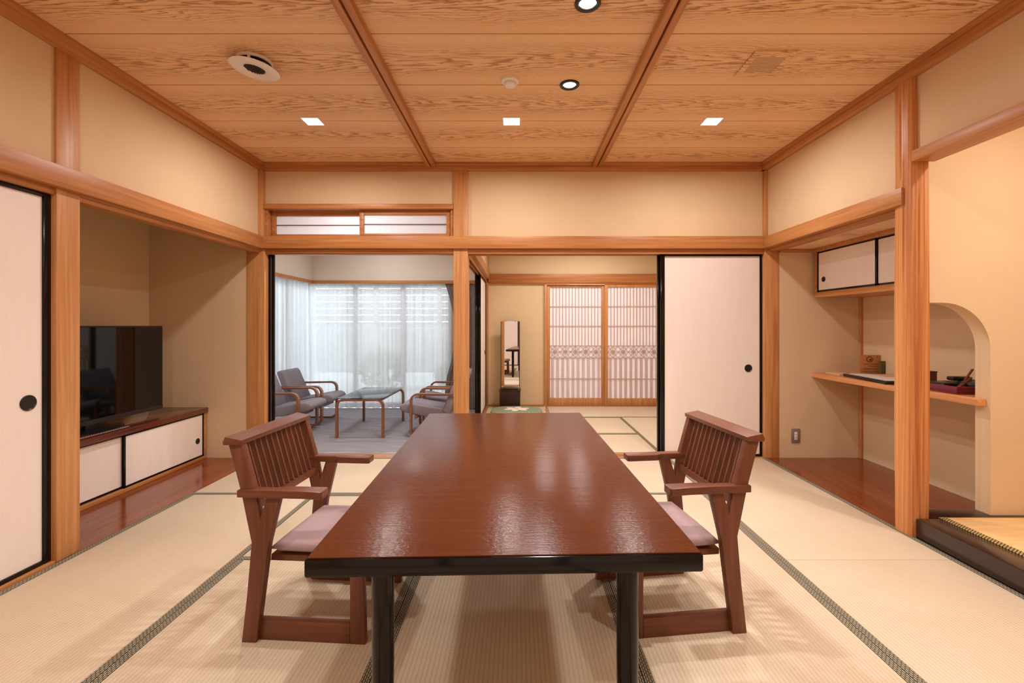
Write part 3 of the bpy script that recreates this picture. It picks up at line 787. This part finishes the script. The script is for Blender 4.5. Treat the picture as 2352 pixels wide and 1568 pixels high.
ph = empty('telephone', (2.79, 2.86, SZ+.0105), 'dark telephone in the maroon tray', 'telephone')
MB().prism([(-.07, 0), (.07, 0), (.07, .058), (-.07, .034)], 'y', -.09, .09, .004).build('base', 'navy', ph, True, 30)
MB().box(-.06, .06, .035, .085, .05, .075, .008).build('handset', 'tray_black', ph, True)
es = empty('easel', (2.69, 2.79, SZ+.0135), 'small wooden folding easel in the maroon tray', 'easel')
MB().bar((-.052, -.005, .004), (.045, .0, .079), .022, .008, (0, 1, 0)).build('front_leg', 'brown_x', es)
MB().bar((-.03, .0, .004), (.068, .01, .128), .012, .006, (0, 1, 0)).build('back_strut', 'brown_x', es)
MB().bar((.055, .0, .004), (-.0, .005, .054), .020, .007, (0, 1, 0)).build('rest', 'brown_x', es)
ot = empty('wall_outlet', (2.397, 3.99, .13), 'brown wall outlet plate with white socket low in the shelf alcove', 'outlet')
box('plate', (-.037, .037, -.008, 0, 0, .122), 'outlet_plate', ot, .002)
box('socket', (-.013, .013, -.0105, -.008, .027, .095), 'white_plastic', ot, .001)
for z in (.045, .074):
    for x in (-.005, .005): box('slot', (x-.0012, x+.0012, -.0108, -.0104, z-.005, z+.005), 'dark_plastic', ot)

# ------------------------------------------------------------------ ceiling fittings
def square_light(x, y, z, label, w=SQ_W, col=SQ_COL, spread=169):
    r = empty('square_downlight', (x, y, z), label, 'ceiling light', 'square downlights')
    s = .054
    MB().box(-s-.008, s+.008, -s-.008, -s, -.004, .001).box(-s-.008, s+.008, s, s+.008, -.004, .001).box(-s-.008, -s, -s, s, -.004, .001).box(s, s+.008, -s, s, -.004, .001).build('rim', 'white_plastic', r)
    box('diffuser', (-s, s, -s, s, -.002, .001), 'lamp_sq', r)
    lamp('lamp', (0, 0, -.005), .10, w, col, r, 'SQUARE', R(spread))
square_light(-1.41, 3.17, ZC, 'glowing square ceiling light nearest the left wall')
square_light(-.045, 3.17, ZC, 'glowing square ceiling light in the middle ceiling bay')
square_light(1.33, 3.17, ZC, 'glowing square ceiling light nearest the right wall')
for x, nm in ((-1.41, 'left'), (-.045, 'middle'), (1.33, 'right')):
    square_light(x, .75, ZC, 'square ceiling light above the viewer, %s' % nm, REAR_W)
square_light(2.62, 1.5, 2.50, 'square light in the ceiling of the raised alcove', TOKO_W, RD_COL)
def round_light(x, y, z, label):
    r = empty('round_downlight', (x, y, z), label, 'ceiling light', 'round black-rimmed downlights')
    MB().lathe([(.057, .001), (.057, -.005), (.053, -.008), (.040, -.007), (.0355, .001)], 0, 0, 40).build('rim', 'dark_plastic', r, True)
    MB().lathe([(.0365, -.004), (.034, .0), (.032, .004)], 0, 0, 40).build('reflector', 'steel', r, True)
    MB().lathe([(.037, -.001), (0, -.001)], 0, 0, 32).build('lens', 'lamp_rd', r)
    lamp('lamp', (0, 0, -.004), .066, RD_W, RD_COL, r, 'DISK', R(130))
round_light(.303, 2.01, ZC, 'round black-rimmed ceiling light cut by the top of the picture')
round_light(.30, 2.69, ZC, 'round black-rimmed ceiling light right of the smoke detector')
dv = empty('disc_ventilator', (-1.40, 2.452, ZC), 'white round disc ventilator on the ceiling', 'ventilator')
MB().lathe([(.088, .001), (.088, -.012), (.082, -.014), (.082, .001)], 0, 0, 40).build('collar', 'white_plastic', dv, True)
MB().lathe([(.081, -.002), (0, -.002)], 0, 0, 32).build('duct', 'dark_plastic', dv)
MB().lathe([(.050, -.040), (.055, -.046), (.090, -.050), (.118, -.046), (.121, -.043), (.118, -.040), (.085, -.040), (.055, -.034), (.050, -.040)], 0, 0, 48).build('disc', 'white_plastic', dv, True, 60)
g = MB()
for i in range(-4, 5): g.box(i*.011-.002, i*.011+.002, -math.sqrt(.05**2-(i*.011)**2), math.sqrt(.05**2-(i*.011)**2), -.043, -.040)
g.build('grille', 'dark_plastic', dv)
MB().lathe([(.049, -.039), (0, -.039)], 0, 0, 32).build('core', 'bezel', dv)
for o in dv.children:
    if o.name.split('.')[0] in ('disc', 'grille', 'core'): o.rotation_euler = (0, R(6), 0)
for a in (40, 160, 280):
    x, y = .078*math.cos(R(a)), .078*math.sin(R(a))
    box('bracket', (x-.006, x+.006, y-.004, y+.004, -.042, .0), 'white_plastic', dv)
sd = empty('smoke_detector', (-.045, 2.64, ZC), 'small cream smoke detector on the middle ceiling bay', 'smoke detector')
MB().lathe([(.05, .001), (.05, -.012), (.044, -.016), (0, -.016)], 0, 0, 40).build('base', 'white_plastic', sd, True)
MB().lathe([(.034, -.015), (.034, -.028), (.026, -.036), (0, -.037)], 0, 0, 40).build('sensor_cap', 'white_plastic', sd, True)
vt = empty('ceiling_vent', (1.32, 2.472, ZC), 'wood-coloured square vent panel flush in the right ceiling bay', 'vent')
MB().box(-.11, -.078, -.118, .118, -.010, .001, .002).box(.078, .11, -.118, .118, -.010, .001, .002).box(-.078, .078, -.118, -.075, -.010, .001, .002).box(-.078, .078, .075, .118, -.010, .001, .002).build('frame', 'ceil', vt, True)
for i in range(14): box('slat', (-.078, .078, -.073+i*.0108, -.066+i*.0108, -.008, -.002), 'vent_grille', vt)
box('back_plate', (-.078, .078, -.075, .075, -.003, .0), 'paper_tan', vt)
# lamps of the far bedroom, the last one an added fill (out of the photograph, in its ceiling)
square_light(.53, 5.6, 2.40, 'square light in the bedroom ceiling before the mirror', BACK_W, SQ_COL, 165)
square_light(1.13, 5.7, 2.40, 'square light in the bedroom ceiling before the lattice screens', BACK_W, SQ_COL, 165)
square_light(.85, 4.7, 2.40, 'added fill light in the bedroom ceiling just past the back wall', BACK_W)  # unseen fill lamp, added to brighten the bedroom as a whole

square_light(-1.72, 5.5, 2.42, 'square light in the sunroom ceiling by the curtains', SUN_W*.6, SUN_COL, 165)
square_light(-1.4, 4.65, 2.42, 'added light in the sunroom ceiling, backlighting the transom window', SUN_W, SUN_COL)  # unseen lamp added to light the transom paper from behind and lift the sunroom

# ------------------------------------------------------------------ sunroom furniture
def arcpts(cx, cz, r, a0, a1, n=7):
    return [(cx+r*math.cos(R(a0+(a1-a0)*i/n)), cz+r*math.sin(R(a0+(a1-a0)*i/n))) for i in range(n+1)]
def lounge_chair(label, loc, rz):
    r = empty('lounge_chair', loc, label, 'armchair', 'bentwood lounge chairs in the sunroom', rz)
    path = [(-.50, .437), (-.3, .44), (-.075, .444)] + arcpts(-.075, .374, .07, 88, 0) + arcpts(-.075, .081, .07, 0, -90) + [(-.25, .011), (-.46, .011)]
    for sd in (-1, 1):
        y0, y1 = sorted((sd*.245, sd*.198))
        MB().sweep_xz(path, y0, y1, .020).build('side_frame', 'bent_x', r, True, 50)
    MB().box(-.44, -.39, -.198, .198, .002, .02).build('floor_crossbar', 'bent_y', r)
    MB().box(-.06, -.035, -.198, .198, .19, .225).build('seat_rail', 'bent_y', r)
    MB().bar((-.34, -.198, .19), (-.34, .198, .19), .04, .02, (1, 0, 0)).build('seat_rail', 'bent_y', r)
    seat = [(-.37, .195), (-.37, .265), (-.30, .292), (-.15, .315), (-.02, .340), (.06, .345), (.105, .330), (.122, .300), (.105, .268), (.06, .252), (-.05, .226), (-.2, .202)]
    MB().prism(seat, 'y', -.196, .196, .016).build('seat_cushion', 'fabric_grey', r, True, 70)
    back = [(-.335, .255), (-.315, .27), (-.455, .595), (-.475, .618), (-.50, .622), (-.525, .612), (-.53, .59), (-.40, .24), (-.37, .235)]
    MB().prism(back, 'y', -.215, .215, .018).build('back_cushion', 'fabric_grey', r, True, 70)
    return r
lounge_chair('grey lounge chair nearest on the left, half cut by the door frame', (-2.25, 4.955, 0), 0)
lounge_chair('grey lounge chair on the left beside the window', (-2.245, 5.51, 0), 0)
lounge_chair('grey lounge chair nearest on the right, beside the dining table corner', (-1.095, 4.92, 0), R(180))
lounge_chair('grey lounge chair on the right beside the drape', (-1.085, 5.50, 0), R(180))
gt = empty('glass_table', (-1.61, 5.11, 0), 'low glass-topped bentwood table between the lounge chairs', 'table')
half = .235
up = [(-half, 0), (-half, .31)] + arcpts(-half+.06, .325, .06, 180, 90, 6) + [(0, .385)] + arcpts(half-.06, .325, .06, 90, 0, 6) + [(half, .31), (half, 0)]
for sy in (-1, 1):
    y0, y1 = sorted((sy*.43, sy*.395))
    MB().sweep_xz(up, y0, y1, .022).build('leg_frame', 'bent_z', gt, True, 50)
for sx in (-1, 1): box('side_rail', (sx*.19-.012, sx*.19+.012, -.395, .395, .365, .385), 'bent_y', gt)
box('glass_top', (-.235, .235, -.43, .43, .3965, .4045), 'table_glass', gt, .002)

# ------------------------------------------------------------------ dressing mirror and floor cushion
mr = empty('dressing_mirror', (-.11, 6.42, .0), 'tall narrow mirror on a dark wooden box stand', 'mirror', rz=R(-2))
box('stand_box', (-.14, .14, -.10, .10, 0, .245), 'kyodai', mr, .003)
box('stand_top', (-.148, .148, -.108, .108, .245, .258), 'kyodai', mr, .003)
MB().box(-.11, .11, -.09, -.02, .258, .285, .004).build('tray', 'kyodai', mr, True)
MB().box(-.133, -.124, .015, .04, .262, 1.20).box(.124, .133, .015, .04, .262, 1.20).box(-.124, .124, .03, .04, .285, 1.20).build('frame', 'kyodai', mr)
g = MB().box(-.124, .124, .018, .026, .285, 1.205).build('mirror_glass', 'mirror', mr)
for x in (-.07, .07): box('clip', (x-.01, x+.01, .012, .03, 1.198, 1.212), 'steel', mr)
zc_ = empty('floor_cushion', (-.02, 6.02, 0), 'round-cornered green floor cushion with a large white flower', 'cushion')
m = MB(); n = 56; rings = []
for k, (f, z) in enumerate([(.0, .0), (.94, .0), (1.0, .018), (1.0, .03), (.95, .046), (.8, .053), (.5, .056), (0, .057)]):
    if f == 0: rings.append([m.bm.verts.new((0, 0, z))]); continue
    ring = []
    for i in range(n):
        a = 2*math.pi*i/n; c, s_ = math.cos(a), math.sin(a)
        q = (abs(c)**3+abs(s_)**3)**(-1/3)
        ring.append(m.bm.verts.new((.335*f*q*c, .29*f*q*s_, z)))
    rings.append(ring)
for a, b in zip(rings, rings[1:]):
    for i in range(n):
        j = (i+1) % n
        if len(a) == 1: m.bm.faces.new((a[0], b[j], b[i]))
        elif len(b) == 1: m.bm.faces.new((a[i], a[j], b[0]))
        else: m.bm.faces.new((a[i], a[j], b[j], b[i]))
m.build('cover', 'cushion_green', zc_, True, 180)
for k in range(6):
    a = R(60*k+20); c = (.10*math.cos(a), .085*math.sin(a))
    pts = [(c[0]+.07*math.cos(t)*math.cos(a)-.045*math.sin(t)*math.sin(a), c[1]+.07*math.cos(t)*math.sin(a)+.045*math.sin(t)*math.cos(a)) for t in [2*math.pi*i/16 for i in range(16)]]
    MB().prism(pts, 'z', .052, .0585+.0002*k).build('petal', 'cushion_white', zc_)
